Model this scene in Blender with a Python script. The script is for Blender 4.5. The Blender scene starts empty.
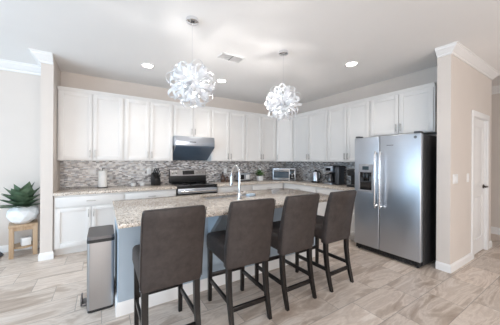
import bpy, bmesh, math, random
from mathutils import Vector, Matrix
C = bpy.context.scene.collection
PI = math.pi
R = math.radians
random.seed(7)

# ------------------------------------------------------------------ camera
cd = bpy.data.cameras.new('camera'); cam = bpy.data.objects.new('camera', cd); C.objects.link(cam)
cam.location = (-4.165, -4.773, 1.35)
cam.matrix_world = Matrix.Translation(cam.location) @ Matrix.Rotation(R(-32.267), 4, 'Z') @ Matrix.Rotation(R(90), 4, 'X') @ Matrix.Rotation(R(0.353), 4, 'Z')
cd.sensor_width = 36; cd.lens = 36 * 233.74 / 500
cd.shift_y = -(162.5 - 160.88) / 500
cd.clip_start = 0.05
bpy.context.scene.camera = cam

# ------------------------------------------------------------------ light
sc = bpy.context.scene
sc.view_settings.view_transform = 'Standard'
sc.view_settings.look = 'None'
sc.view_settings.gamma = 1
sc.view_settings.use_curve_mapping = False
sc.view_settings.exposure = 0.12
w = bpy.data.worlds.new('daylight'); sc.world = w; w.use_nodes = True
w.node_tree.nodes['Background'].inputs[0].default_value = (0.72, 0.85, 1.0, 1)
w.node_tree.nodes['Background'].inputs[1].default_value = 1.0

def area(name, loc, rot, sx, sy, power, col):
    l = bpy.data.lights.new(name, 'AREA'); l.shape = 'RECTANGLE'; l.size = sx; l.size_y = sy
    l.energy = power; l.color = col
    o = bpy.data.objects.new(name, l); C.objects.link(o); o.location = loc; o.rotation_euler = rot
    return o
# daylight entering through the two window walls behind / left of the photographer
area('daylight_left_window', (-7.85, -3.3, 1.25), (0, R(-90), 0), 2.2, 4.6, 128, (0.56, 0.79, 1.0))
area('daylight_rear_window', (-4.1, -8.85, 1.3), (R(90), 0, 0), 5.0, 2.2, 175, (1.0, 0.955, 0.92))

# ------------------------------------------------------------------ material helpers
def newmat(name):
    m = bpy.data.materials.new(name); m.use_nodes = True
    nt = m.node_tree; return m, nt, nt.nodes['Principled BSDF']
def N(nt, t, **kw):
    n = nt.nodes.new(t)
    for k, v in kw.items():
        if k.startswith('i_'):
            key = k[2:]
            n.inputs[int(key) if key.isdigit() else key].default_value = v
        else: setattr(n, k, v)
    return n
def M2(nt, op, a, b=None, clamp=False):
    n = nt.nodes.new('ShaderNodeMath'); n.operation = op; n.use_clamp = clamp
    for i, x in enumerate((a, b)):
        if x is None: continue
        if isinstance(x, (int, float)): n.inputs[i].default_value = x
        else: nt.links.new(x, n.inputs[i])
    return n.outputs[0]
def ramp(nt, fac, stops, interp='LINEAR'):
    n = nt.nodes.new('ShaderNodeValToRGB'); n.color_ramp.interpolation = interp
    e = n.color_ramp.elements
    while len(e) < len(stops): e.new(0.5)
    for el, (p, c) in zip(e, stops): el.position = p; el.color = (*c, 1)
    nt.links.new(fac, n.inputs[0]); return n.outputs[0]
def plain(name, col, rough=0.5, metal=0, var=0.03, scale=12, bump=0.0, coat=0, emit=None, estr=0):
    m, nt, b = newmat(name)
    tc = N(nt, 'ShaderNodeTexCoord')
    nz = N(nt, 'ShaderNodeTexNoise', i_Scale=scale, i_Detail=3.0); nt.links.new(tc.outputs['Object'], nz.inputs['Vector'])
    lo = tuple(max(0, c * (1 - var)) for c in col); hi = tuple(min(1, c * (1 + var)) for c in col)
    nt.links.new(ramp(nt, nz.outputs['Fac'], [(0.3, lo), (0.7, hi)]), b.inputs['Base Color'])
    b.inputs['Roughness'].default_value = rough; b.inputs['Metallic'].default_value = metal
    b.inputs['Coat Weight'].default_value = coat
    if bump:
        bp = N(nt, 'ShaderNodeBump', i_Strength=bump, i_Distance=0.002); n2 = N(nt, 'ShaderNodeTexNoise', i_Scale=scale * 15)
        nt.links.new(tc.outputs['Object'], n2.inputs['Vector'])
        nt.links.new(n2.outputs['Fac'], bp.inputs['Height']); nt.links.new(bp.outputs[0], b.inputs['Normal'])
    if emit: b.inputs['Emission Color'].default_value = (*emit, 1); b.inputs['Emission Strength'].default_value = estr
    return m

def m_floor():
    m, nt, b = newmat('floor_tile')
    g = N(nt, 'ShaderNodeNewGeometry'); s = N(nt, 'ShaderNodeSeparateXYZ'); nt.links.new(g.outputs['Position'], s.inputs[0])
    X, Y = s.outputs[0], s.outputs[1]
    ry = M2(nt, 'DIVIDE', M2(nt, 'ADD', Y, 1.88 + 30.5), 0.305)
    row = M2(nt, 'FLOOR', ry); fy = M2(nt, 'FRACT', ry)
    rx = M2(nt, 'DIVIDE', M2(nt, 'ADD', M2(nt, 'ADD', X, 4.57 + 61.0), M2(nt, 'MULTIPLY', M2(nt, 'SUBTRACT', row, 100.0), 0.2033)), 0.61)
    col = M2(nt, 'FLOOR', rx); fx = M2(nt, 'FRACT', rx)
    def edge(f, size):
        return M2(nt, 'MULTIPLY', M2(nt, 'MINIMUM', f, M2(nt, 'SUBTRACT', 1.0, f)), size)
    e = M2(nt, 'MINIMUM', edge(fx, 0.61), edge(fy, 0.305))
    grout = M2(nt, 'LESS_THAN', e, 0.0022)
    cmb = N(nt, 'ShaderNodeCombineXYZ'); nt.links.new(row, cmb.inputs[0]); nt.links.new(col, cmb.inputs[1])
    wn = N(nt, 'ShaderNodeTexWhiteNoise', noise_dimensions='2D'); nt.links.new(cmb.outputs[0], wn.inputs['Vector'])
    # veins: domain warped, stretched along the tile, shifted per tile
    off = N(nt, 'ShaderNodeVectorMath', operation='SCALE'); nt.links.new(wn.outputs['Color'], off.inputs[0]); off.inputs['Scale'].default_value = 7
    add = N(nt, 'ShaderNodeVectorMath', operation='ADD'); nt.links.new(g.outputs['Position'], add.inputs[0]); nt.links.new(off.outputs[0], add.inputs[1])
    mp = N(nt, 'ShaderNodeMapping'); mp.inputs['Scale'].default_value = (0.75, 3.4, 1); mp.inputs['Rotation'].default_value = (0, 0, R(-9)); nt.links.new(add.outputs[0], mp.inputs[0])
    n1 = N(nt, 'ShaderNodeTexNoise', i_Scale=1.7, i_Detail=7.0, i_Roughness=0.58, i_Distortion=1.1); nt.links.new(mp.outputs[0], n1.inputs['Vector'])
    c1 = ramp(nt, n1.outputs['Fac'], [(0.30, (0.46, 0.355, 0.285)), (0.43, (0.61, 0.50, 0.42)), (0.50, (0.82, 0.715, 0.63)), (0.56, (0.68, 0.57, 0.49)), (0.68, (0.88, 0.79, 0.715))])
    n2 = N(nt, 'ShaderNodeTexNoise', i_Scale=26.0, i_Detail=4.0); nt.links.new(mp.outputs[0], n2.inputs['Vector'])
    mx = N(nt, 'ShaderNodeMix', data_type='RGBA', blend_type='MULTIPLY'); mx.inputs[0].default_value = 0.35
    nt.links.new(c1, mx.inputs[6]); nt.links.new(ramp(nt, n2.outputs['Fac'], [(0.3, (0.72, 0.72, 0.72)), (0.7, (1, 1, 1))]), mx.inputs[7])
    tv = N(nt, 'ShaderNodeMix', data_type='RGBA', blend_type='MULTIPLY'); tv.inputs[0].default_value = 1
    nt.links.new(mx.outputs[2], tv.inputs[6]); nt.links.new(ramp(nt, wn.outputs['Value'], [(0, (0.88, 0.88, 0.88)), (1, (1.05, 1.05, 1.05))]), tv.inputs[7])
    gm = N(nt, 'ShaderNodeMix', data_type='RGBA'); nt.links.new(grout, gm.inputs[0]); nt.links.new(tv.outputs[2], gm.inputs[6]); gm.inputs[7].default_value = (0.34, 0.295, 0.26, 1)
    nt.links.new(gm.outputs[2], b.inputs['Base Color'])
    b.inputs['Roughness'].default_value = 0.38
    bp = N(nt, 'ShaderNodeBump', i_Strength=0.4, i_Distance=0.002); nt.links.new(M2(nt, 'SUBTRACT', 1.0, grout), bp.inputs['Height']); nt.links.new(bp.outputs[0], b.inputs['Normal'])
    return m
def m_mosaic():
    m, nt, b = newmat('mosaic_strip_tile')
    g = N(nt, 'ShaderNodeNewGeometry'); s = N(nt, 'ShaderNodeSeparateXYZ'); nt.links.new(g.outputs['Position'], s.inputs[0])
    U = M2(nt, 'ADD', s.outputs[0], M2(nt, 'MULTIPLY', s.outputs[1], -1.0)); U = M2(nt, 'ADD', U, 20.0)
    H = 0.019
    rz = M2(nt, 'DIVIDE', s.outputs[2], H); row = M2(nt, 'FLOOR', rz); fz = M2(nt, 'FRACT', rz)
    wr = N(nt, 'ShaderNodeTexWhiteNoise', noise_dimensions='1D'); nt.links.new(row, wr.inputs['W'])
    L = 0.048
    ru = M2(nt, 'ADD', M2(nt, 'DIVIDE', U, L), M2(nt, 'MULTIPLY', wr.outputs['Value'], 9.0)); col = M2(nt, 'FLOOR', ru); fu = M2(nt, 'FRACT', ru)
    c = N(nt, 'ShaderNodeCombineXYZ'); nt.links.new(row, c.inputs[0]); nt.links.new(col, c.inputs[1])
    wn = N(nt, 'ShaderNodeTexWhiteNoise', noise_dimensions='2D'); nt.links.new(c.outputs[0], wn.inputs['Vector'])
    cols = [(0.0, (0.14, 0.13, 0.135)), (0.10, (0.27, 0.25, 0.255)), (0.24, (0.42, 0.40, 0.40)), (0.40, (0.54, 0.50, 0.47)), (0.54, (0.36, 0.31, 0.28)), (0.62, (0.68, 0.66, 0.65)), (0.80, (0.80, 0.78, 0.77)), (0.90, (0.46, 0.47, 0.50))]
    cc = ramp(nt, wn.outputs['Value'], cols, 'CONSTANT')
    def edge(f, size): return M2(nt, 'MULTIPLY', M2(nt, 'MINIMUM', f, M2(nt, 'SUBTRACT', 1.0, f)), size)
    grout = M2(nt, 'LESS_THAN', M2(nt, 'MINIMUM', edge(fu, L), edge(fz, H)), 0.0009)
    gm = N(nt, 'ShaderNodeMix', data_type='RGBA'); nt.links.new(grout, gm.inputs[0]); nt.links.new(cc, gm.inputs[6]); gm.inputs[7].default_value = (0.60, 0.58, 0.56, 1)
    nt.links.new(gm.outputs[2], b.inputs['Base Color']); b.inputs['Roughness'].default_value = 0.22
    return m
def m_granite():
    m, nt, b = newmat('speckled_granite')
    tc = N(nt, 'ShaderNodeNewGeometry')
    v = N(nt, 'ShaderNodeTexVoronoi', i_Scale=125.0); nt.links.new(tc.outputs['Position'], v.inputs['Vector'])
    s = N(nt, 'ShaderNodeSeparateColor'); nt.links.new(v.outputs['Color'], s.inputs[0])
    c1 = ramp(nt, s.outputs[0], [(0, (0.09, 0.075, 0.07)), (0.06, (0.30, 0.24, 0.20)), (0.16, (0.55, 0.46, 0.38)), (0.36, (0.74, 0.65, 0.56)), (0.72, (0.86, 0.79, 0.71))], 'CONSTANT')
    n = N(nt, 'ShaderNodeTexNoise', i_Scale=9.0, i_Detail=5.0); nt.links.new(tc.outputs['Position'], n.inputs['Vector'])
    mx = N(nt, 'ShaderNodeMix', data_type='RGBA', blend_type='MULTIPLY'); mx.inputs[0].default_value = 0.6
    nt.links.new(c1, mx.inputs[6]); nt.links.new(ramp(nt, n.outputs['Fac'], [(0.35, (0.8, 0.78, 0.77)), (0.6, (1, 1, 1))]), mx.inputs[7])
    nt.links.new(mx.outputs[2], b.inputs['Base Color']); b.inputs['Roughness'].default_value = 0.12
    return m
def m_steel(name, col=(0.62, 0.63, 0.65), rough=0.27, axis=2, strength=0.05):
    m, nt, b = newmat(name)
    tc = N(nt, 'ShaderNodeTexCoord'); mp = N(nt, 'ShaderNodeMapping')
    sc_ = [160, 160, 160]; sc_[axis] = 2; mp.inputs['Scale'].default_value = sc_
    nt.links.new(tc.outputs['Object'], mp.inputs[0]); n = N(nt, 'ShaderNodeTexNoise', i_Scale=1.0, i_Detail=4.0); nt.links.new(mp.outputs[0], n.inputs['Vector'])
    nt.links.new(ramp(nt, n.outputs['Fac'], [(0.3, tuple(c * 0.97 for c in col)), (0.7, col)]), b.inputs['Base Color'])
    b.inputs['Metallic'].default_value = 1
    nt.links.new(M2(nt, 'ADD', M2(nt, 'MULTIPLY', n.outputs['Fac'], 0.04), rough - 0.02), b.inputs['Roughness'])
    bp = N(nt, 'ShaderNodeBump', i_Strength=strength * .3, i_Distance=0.0003); nt.links.new(n.outputs['Fac'], bp.inputs['Height']); nt.links.new(bp.outputs[0], b.inputs['Normal'])
    return m
def m_wood(name, c1, c2, axis=2, rough=0.45):
    m, nt, b = newmat(name)
    tc = N(nt, 'ShaderNodeTexCoord'); mp = N(nt, 'ShaderNodeMapping'); s_ = [28, 28, 28]; s_[axis] = 2.2; mp.inputs['Scale'].default_value = s_
    nt.links.new(tc.outputs['Object'], mp.inputs[0]); n = N(nt, 'ShaderNodeTexNoise', i_Scale=1.2, i_Detail=6.0, i_Distortion=0.6); nt.links.new(mp.outputs[0], n.inputs['Vector'])
    nt.links.new(ramp(nt, n.outputs['Fac'], [(0.3, c1), (0.7, c2)]), b.inputs['Base Color']); b.inputs['Roughness'].default_value = rough
    return m
def m_leather():
    m, nt, b = newmat('taupe_leather')
    tc = N(nt, 'ShaderNodeTexCoord')
    n = N(nt, 'ShaderNodeTexNoise', i_Scale=22.0, i_Detail=6.0, i_Roughness=0.65); nt.links.new(tc.outputs['Object'], n.inputs['Vector'])
    nt.links.new(ramp(nt, n.outputs['Fac'], [(0.3, (0.036, 0.029, 0.027)), (0.7, (0.060, 0.048, 0.045))]), b.inputs['Base Color'])
    v = N(nt, 'ShaderNodeTexVoronoi', i_Scale=260.0); nt.links.new(tc.outputs['Object'], v.inputs['Vector'])
    bp = N(nt, 'ShaderNodeBump', i_Strength=0.25, i_Distance=0.001); nt.links.new(v.outputs['Distance'], bp.inputs['Height']); nt.links.new(bp.outputs[0], b.inputs['Normal'])
    b.inputs['Roughness'].default_value = 0.52
    b.inputs['Specular IOR Level'].default_value = 0.35
    return m
def m_glass(name, col=(1, 1, 1), rough=0.02):
    m, nt, b = newmat(name)
    b.inputs['Base Color'].default_value = (*col, 1); b.inputs['Transmission Weight'].default_value = 1; b.inputs['Roughness'].default_value = rough; b.inputs['IOR'].default_value = 1.45
    return m
def m_leaf(name='agave_leaf', c1=(0.045, 0.075, 0.045), c2=(0.11, 0.175, 0.105)):
    m, nt, b = newmat(name)
    tc = N(nt, 'ShaderNodeTexCoord'); n = N(nt, 'ShaderNodeTexNoise', i_Scale=14.0, i_Detail=4.0); nt.links.new(tc.outputs['Object'], n.inputs['Vector'])
    nt.links.new(ramp(nt, n.outputs['Fac'], [(0.3, c1), (0.55, c2), (0.8, tuple(x * 1.3 for x in c2))]), b.inputs['Base Color']); b.inputs['Roughness'].default_value = 0.4
    return m

FLOOR = m_floor(); MOSAIC = m_mosaic(); GRANITE = m_granite()
WALL = plain('wall_paint', (0.72, 0.655, 0.605), 0.7, var=0.012, scale=3, bump=0.08)
CEIL = plain('ceiling_paint', (0.92, 0.905, 0.895), 0.85, var=0.01, scale=2, bump=0.15)
TRIM = plain('white_trim_paint', (0.88, 0.87, 0.865), 0.35, var=0.01)
CAB = plain('white_cabinet_paint', (0.80, 0.785, 0.77), 0.32, var=0.01, scale=5)
SHADOWGAP = plain('cabinet_interior', (0.5, 0.48, 0.46), 0.6)
ISLE = plain('grey_paint_cool_light_tint', (0.42, 0.50, 0.58), 0.5, var=0.015, scale=4)  # light grey paint; the blue of the cool daylight is put into its colour
STEEL = m_steel('brushed_steel', (0.54, 0.58, 0.64), 0.34, axis=1, strength=0.01)
STEELV = m_steel('brushed_steel_upright', (0.40, 0.395, 0.40), 0.34, axis=2)
SINKST = m_steel('satin_sink_steel', (0.75, 0.75, 0.76), 0.42, axis=0)
NICKEL = m_steel('brushed_nickel', (0.42, 0.41, 0.40), 0.3, axis=2)
CHROME = plain('polished_chrome', (0.82, 0.83, 0.85), 0.08, 1, var=0.01)
BLACK = plain('black_plastic', (0.012, 0.012, 0.013), 0.35)
BLACKGL = plain('black_glass', (0.006, 0.006, 0.008), 0.05, coat=0.5)
DARKSIDE = plain('black_fridge_side', (0.018, 0.018, 0.020), 0.4, bump=0.2)
HOODGLASS = plain('dark_glass_blue_reflection', (0.09, 0.125, 0.175), 0.10, coat=0.4)  # dark glass; the blue reflected in it is put into the base colour
WHITEPL = plain('white_plastic', (0.85, 0.85, 0.85), 0.35)
CERAMIC = plain('white_ceramic', (0.86, 0.87, 0.88), 0.3)
LEATHER = m_leather()
ESPRESSO = m_wood('espresso_wood', (0.003, 0.002, 0.002), (0.008, 0.005, 0.0045), rough=0.3)
OAK = m_wood('light_oak', (0.40, 0.26, 0.15), (0.58, 0.42, 0.28))
PAPER = plain('paper_towel', (0.88, 0.87, 0.85), 0.9, bump=0.5)
LEAF = m_leaf(); HERB = m_leaf('herb_leaf', (0.02, 0.07, 0.012), (0.08, 0.20, 0.035))
GLASS = m_glass('clear_glass')
SOIL = plain('potting_soil', (0.05, 0.035, 0.025), 0.95, bump=1)
BRONZE = plain('oiled_bronze', (0.08, 0.06, 0.05), 0.35, 0.8)
GREYMET = plain('dark_grey_metal', (0.10, 0.105, 0.115), 0.35, 0.6)
GREYFR = plain('grey_plastic_frame', (0.33, 0.33, 0.35), 0.4)
GREYLID = plain('dark_steel_lid', (0.16, 0.155, 0.16), 0.3, 0.7)
TAN = plain('tan_card', (0.75, 0.58, 0.32), 0.7)
BROWNGL = plain('brown_glass', (0.07, 0.03, 0.018), 0.15, coat=0.5)
SCREEN = plain('lcd_screen', (0.02, 0.022, 0.025), 0.2, emit=(0.25, 0.6, 0.8), estr=0.05)
LAMP = plain('lamp_diffuser', (1, 1, 1), 0.5, emit=(1, 0.96, 0.9), estr=14)
BULB = plain('bulb_glass', (1, 1, 1), 0.5, emit=(1, 0.97, 0.93), estr=30)
RIBBON = plain('translucent_white_ribbon', (0.90, 0.91, 0.93), 0.25, 0.0, var=0.03)
_nt = RIBBON.node_tree; _tr = _nt.nodes.new('ShaderNodeBsdfTranslucent'); _tr.inputs[0].default_value = (.92, .94, .97, 1); _mx = _nt.nodes.new('ShaderNodeMixShader'); _mx.inputs[0].default_value = .28
_nt.links.new(_nt.nodes['Principled BSDF'].outputs[0], _mx.inputs[1]); _nt.links.new(_tr.outputs[0], _mx.inputs[2]); _nt.links.new(_mx.outputs[0], _nt.nodes['Material Output'].inputs[0])
CLOTH = plain('pale_blue_sponge', (0.55, 0.68, 0.82), 0.9, bump=0.6)

# ------------------------------------------------------------------ mesh helpers
class MB:
    def __init__(s): s.bm = bmesh.new()
    def box(s, x0, x1, y0, y1, z0, z1, bev=0.0, mtx=None, seg=2):
        b = bmesh.new(); bmesh.ops.create_cube(b, size=1)
        for v in b.verts: v.co = Vector((x0 + (v.co.x + .5) * (x1 - x0), y0 + (v.co.y + .5) * (y1 - y0), z0 + (v.co.z + .5) * (z1 - z0)))
        if bev: bmesh.ops.bevel(b, geom=list(b.edges), offset=bev, segments=seg, affect='EDGES', profile=0.5)
        return s._add(b, mtx)
    def _add(s, b, mtx=None):
        if mtx is not None: bmesh.ops.transform(b, matrix=mtx, verts=b.verts)
        me = bpy.data.meshes.new('tmp'); b.to_mesh(me); b.free(); s.bm.from_mesh(me); bpy.data.meshes.remove(me); return s
    def cyl(s, p0, p1, r0, r1=None, n=20, caps=True):
        p0 = Vector(p0); p1 = Vector(p1); r1 = r0 if r1 is None else r1
        d = p1 - p0; b = bmesh.new()
        bmesh.ops.create_cone(b, cap_ends=caps, segments=n, radius1=r0, radius2=r1, depth=d.length)
        return s._add(b, Matrix.Translation((p0 + p1) / 2) @ d.to_track_quat('Z', 'Y').to_matrix().to_4x4())
    def ball(s, c, r, n=12, sc=(1, 1, 1)):
        b = bmesh.new(); bmesh.ops.create_uvsphere(b, u_segments=n * 2, v_segments=n, radius=r)
        return s._add(b, Matrix.Translation(c) @ Matrix.Diagonal((*sc, 1)))
    def lathe(s, prof, c=(0, 0, 0), n=28):
        vs = []
        for r, z in prof:
            vs.append([s.bm.verts.new((c[0] + r * math.cos(2 * PI * i / n), c[1] + r * math.sin(2 * PI * i / n), c[2] + z)) for i in range(n)])
        for a, b in zip(vs[:-1], vs[1:]):
            for i in range(n): s.bm.faces.new((a[i], a[(i + 1) % n], b[(i + 1) % n], b[i]))
        s.bm.faces.new(list(reversed(vs[0]))); s.bm.faces.new(vs[-1]); return s
    def tube(s, pts, r, n=10):
        pts = [Vector(p) for p in pts]; rings = []
        rr = r if isinstance(r, (list, tuple)) else [r] * len(pts)
        up = Vector((0.13, 0.21, 1)).normalized()
        for i, p in enumerate(pts):
            t = (pts[min(i + 1, len(pts) - 1)] - pts[max(i - 1, 0)]).normalized()
            if i == 0:
                a = t.cross(up)
                if a.length < 0.1: a = t.cross(Vector((1, 0, 0)))
            else: a = a - t * a.dot(t)
            a.normalize(); b = t.cross(a)
            rings.append([s.bm.verts.new(p + rr[i] * (math.cos(2 * PI * k / n) * a + math.sin(2 * PI * k / n) * b)) for k in range(n)])
        for u, v in zip(rings[:-1], rings[1:]):
            for k in range(n): s.bm.faces.new((u[k], u[(k + 1) % n], v[(k + 1) % n], v[k]))
        s.bm.faces.new(list(reversed(rings[0]))); s.bm.faces.new(rings[-1]); return s
    def prism(s, poly, axis, a0, a1, bev=0.0):
        """poly: 2D points in the other two axes (in xyz order); extruded along axis"""
        b = bmesh.new()
        def P(p, a):
            q = [0, 0, 0]; o = [i for i in range(3) if i != axis]; q[o[0]] = p[0]; q[o[1]] = p[1]; q[axis] = a; return q
        v0 = [b.verts.new(P(p, a0)) for p in poly]; v1 = [b.verts.new(P(p, a1)) for p in poly]
        b.faces.new(v0); b.faces.new(list(reversed(v1)))
        for i in range(len(poly)):
            j = (i + 1) % len(poly); b.faces.new((v0[j], v0[i], v1[i], v1[j]))
        bmesh.ops.recalc_face_normals(b, faces=b.faces)
        if bev: bmesh.ops.bevel(b, geom=list(b.edges), offset=bev, segments=2, affect='EDGES', profile=0.5)
        return s._add(b)
    def sweep(s, prof, path):
        """prof: (outward, z) closed polygon; path: xy points, outward is to the right of travel; mitred"""
        P = [Vector(p) for p in path]; rings = []
        for i, p in enumerate(P):
            ns = []
            if i > 0: d = (P[i] - P[i - 1]).normalized(); ns.append(Vector((d.y, -d.x)))
            if i < len(P) - 1: d = (P[i + 1] - P[i]).normalized(); ns.append(Vector((d.y, -d.x)))
            n = ns[0] if len(ns) == 1 else (ns[0] + ns[1]) / (1 + ns[0].dot(ns[1]))
            rings.append([s.bm.verts.new((p.x + n.x * o, p.y + n.y * o, z)) for o, z in prof])
        k = len(prof)
        for a, b in zip(rings[:-1], rings[1:]):
            for i in range(k): s.bm.faces.new((a[i], a[(i + 1) % k], b[(i + 1) % k], b[i]))
        s.bm.faces.new(rings[0]); s.bm.faces.new(list(reversed(rings[-1])))
        return s
    def build(s, name, mat, parent=None, smooth=35, kind=None, loc=None):
        bmesh.ops.recalc_face_normals(s.bm, faces=s.bm.faces)
        me = bpy.data.meshes.new(name); s.bm.to_mesh(me); s.bm.free()
        for p in me.polygons: p.use_smooth = True
        me.set_sharp_from_angle(angle=R(smooth)); me.materials.append(mat)
        o = bpy.data.objects.new(name, me); C.objects.link(o)
        if parent: o.parent = parent
        if kind: o['kind'] = kind
        if loc: o.location = loc
        return o
def tag(o, label, cat, group=None):
    o['label'] = label; o['category'] = cat
    if group: o['group'] = group
    return o
def thing(name, label, cat, loc=(0, 0, 0), rz=0, group=None):
    o = bpy.data.objects.new(name, None); C.objects.link(o); o.location = loc; o.rotation_euler = (0, 0, rz); o.empty_display_size = 0.1
    return tag(o, label, cat, group)
def dup(root, loc, rz=0, label=None):
    r = root.copy(); C.objects.link(r); r.location = loc; r.rotation_euler = (0, 0, rz)
    if label: r['label'] = label
    for ch in list(root.children):
        c = ch.copy(); C.objects.link(c); c.parent = r
        for g in list(ch.children):
            d = g.copy(); C.objects.link(d); d.parent = c
    return r
def B(name, mat, dims, parent=None, bev=0.0, kind=None): return MB().box(*dims, bev=bev).build(name, mat, parent, kind=kind)

# ------------------------------------------------------------------ room shell
H = 2.766
XL, YR, XH = -8.0, -9.0, 2.10          # left wall, rear wall, hall wall
B('floor', FLOOR, (XL, XH, YR, 0.15, -0.1, 0), kind='structure')
B('ceiling', CEIL, (XL - .15, XH + .15, YR - .15, 0.15, H, H + .1), kind='structure')
B('wall_back', WALL, (XL, 0.15, 0, 0.15, 0, H), kind='structure')
B('wall_right', WALL, (0, 0.15, -3.53, 0, 0, H), kind='structure')
B('wall_stub', WALL, (-4.865, -4.735, -0.645, 0, 0, H), kind='structure')
# pantry wall with a doorway
DX0, DX1, DZ = 0.235, 0.85, 2.0
PY0, PY1 = -3.67, -3.53
mb = MB(); mb.box(-0.58, DX0, PY0, PY1, 0, H).box(DX1, 1.10, PY0, PY1, 0, H).box(DX0, DX1, PY0, PY1, DZ, H)
mb.build('wall_pantry', WALL, kind='structure')
B('wall_pantry_side', WALL, (0.96, 1.10, PY1, 0.15, 0, H), kind='structure')
B('wall_hall', WALL, (XH, XH + .15, YR, 0.15, 0, H), kind='structure')
B('wall_hall_end', WALL, (1.10, XH, 0.0, 0.15, 0, H), kind='structure')
# left wall / rear wall with window openings
mb = MB(); mb.box(XL - .15, XL, -0.9, 0.15, 0, H).box(XL - .15, XL, YR, -5.7, 0, H).box(XL - .15, XL, -5.7, -0.9, 2.4, H).box(XL - .15, XL, -5.7, -0.9, 0, .08)
mb.build('wall_left', WALL, kind='structure')
mb = MB(); mb.box(XL, -6.65, YR - .15, YR, 0, H).box(-1.55, XH, YR - .15, YR, 0, H).box(-6.65, -1.55, YR - .15, YR, 2.45, H).box(-6.65, -1.55, YR - .15, YR, 0, .15)
mb.build('wall_rear', WALL, kind='structure')
def window(n, axis):
    mb = MB()
    if axis == 'x':
        a, b, z0, z1, c = -5.7, -0.9, .08, 2.4, XL - .1
        for k in range(4):
            y = a + (b - a) * k / 3; mb.box(c, c + .05, y - .04, y + .04, z0, z1)
        mb.box(c, c + .05, a, b, z0, z0 + .08).box(c, c + .05, a, b, z1 - .08, z1)
    else:
        a, b, z0, z1, c = -6.65, -1.55, .15, 2.45, YR - .1
        for k in range(5):
            x = a + (b - a) * k / 4; mb.box(x - .04, x + .04, c, c + .05, z0, z1)
        mb.box(a, b, c, c + .05, z0, z0 + .08).box(a, b, c, c + .05, z1 - .08, z1)
    f = mb.build('window_%d' % n, TRIM, kind='structure')
    if axis == 'x': MB().box(c + .02, c + .026, a + .04, b - .04, z0 + .08, z1 - .08).build('pane', GLASS, f)
    else: MB().box(a + .04, b - .04, c + .02, c + .026, z0 + .08, z1 - .08).build('pane', GLASS, f)
window(1, 'x'); window(2, 'y')

# crown mouldings and baseboards
def crown(n, path, z=H, s=1.0):
    prof = [(0, z), (0.105 * s, z), (0.105 * s, z - .012 * s), (0.092 * s, z - .018 * s), (0.088 * s, z - .034 * s), (0.060 * s, z - .060 * s), (0.034 * s, z - .092 * s), (0.022 * s, z - .098 * s), (0.020 * s, z - .118 * s), (0.010 * s, z - .125 * s), (0, z - .125 * s)]
    return MB().sweep(prof, path).build('trim_%d' % n, TRIM, smooth=25, kind='structure')
def base(name, path, h=0.10, t=0.014):
    prof = [(0, 0), (t, 0), (t, h - .022), (t * .45, h - .006), (t * .3, h), (0, h)]
    return MB().sweep(prof, path).build(name, TRIM, smooth=25, kind='structure')
crown(1, [(-7.99, 0), (-4.865, 0), (-4.865, -0.645), (-4.735, -0.645)])
crown(2, [(-0.58, PY1), (-0.58, PY0), (1.10, PY0), (1.10, 0)], s=.78)
crown(3, [(XH, 0), (XH, YR)])
base('baseboard_back', [(-7.99, 0), (-4.865, 0), (-4.865, -0.645), (-4.735, -0.645), (-4.735, -0.60)])
base('baseboard_pantry', [(-0.58, PY1), (-0.58, PY0), (DX0 - .085, PY0)])
base('baseboard_pantry_side', [(DX1 + .085, PY0), (1.10, PY0), (1.10, 0)])
base('baseboard_hall', [(XH, 0), (XH, YR)], h=.13)
# backsplash
B('trim_4', MOSAIC, (-4.735, 0, -0.012, 0, 0.89, 1.36), kind='structure')
B('trim_5', MOSAIC, (-0.012, 0, -2.50, -0.012, 0.89, 1.36), kind='structure')
mb = MB(); mb.box(-3.06, -2.30, -0.0118, 0, 1.36, 1.80); mb.build('trim_6', MOSAIC, kind='structure')

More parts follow.
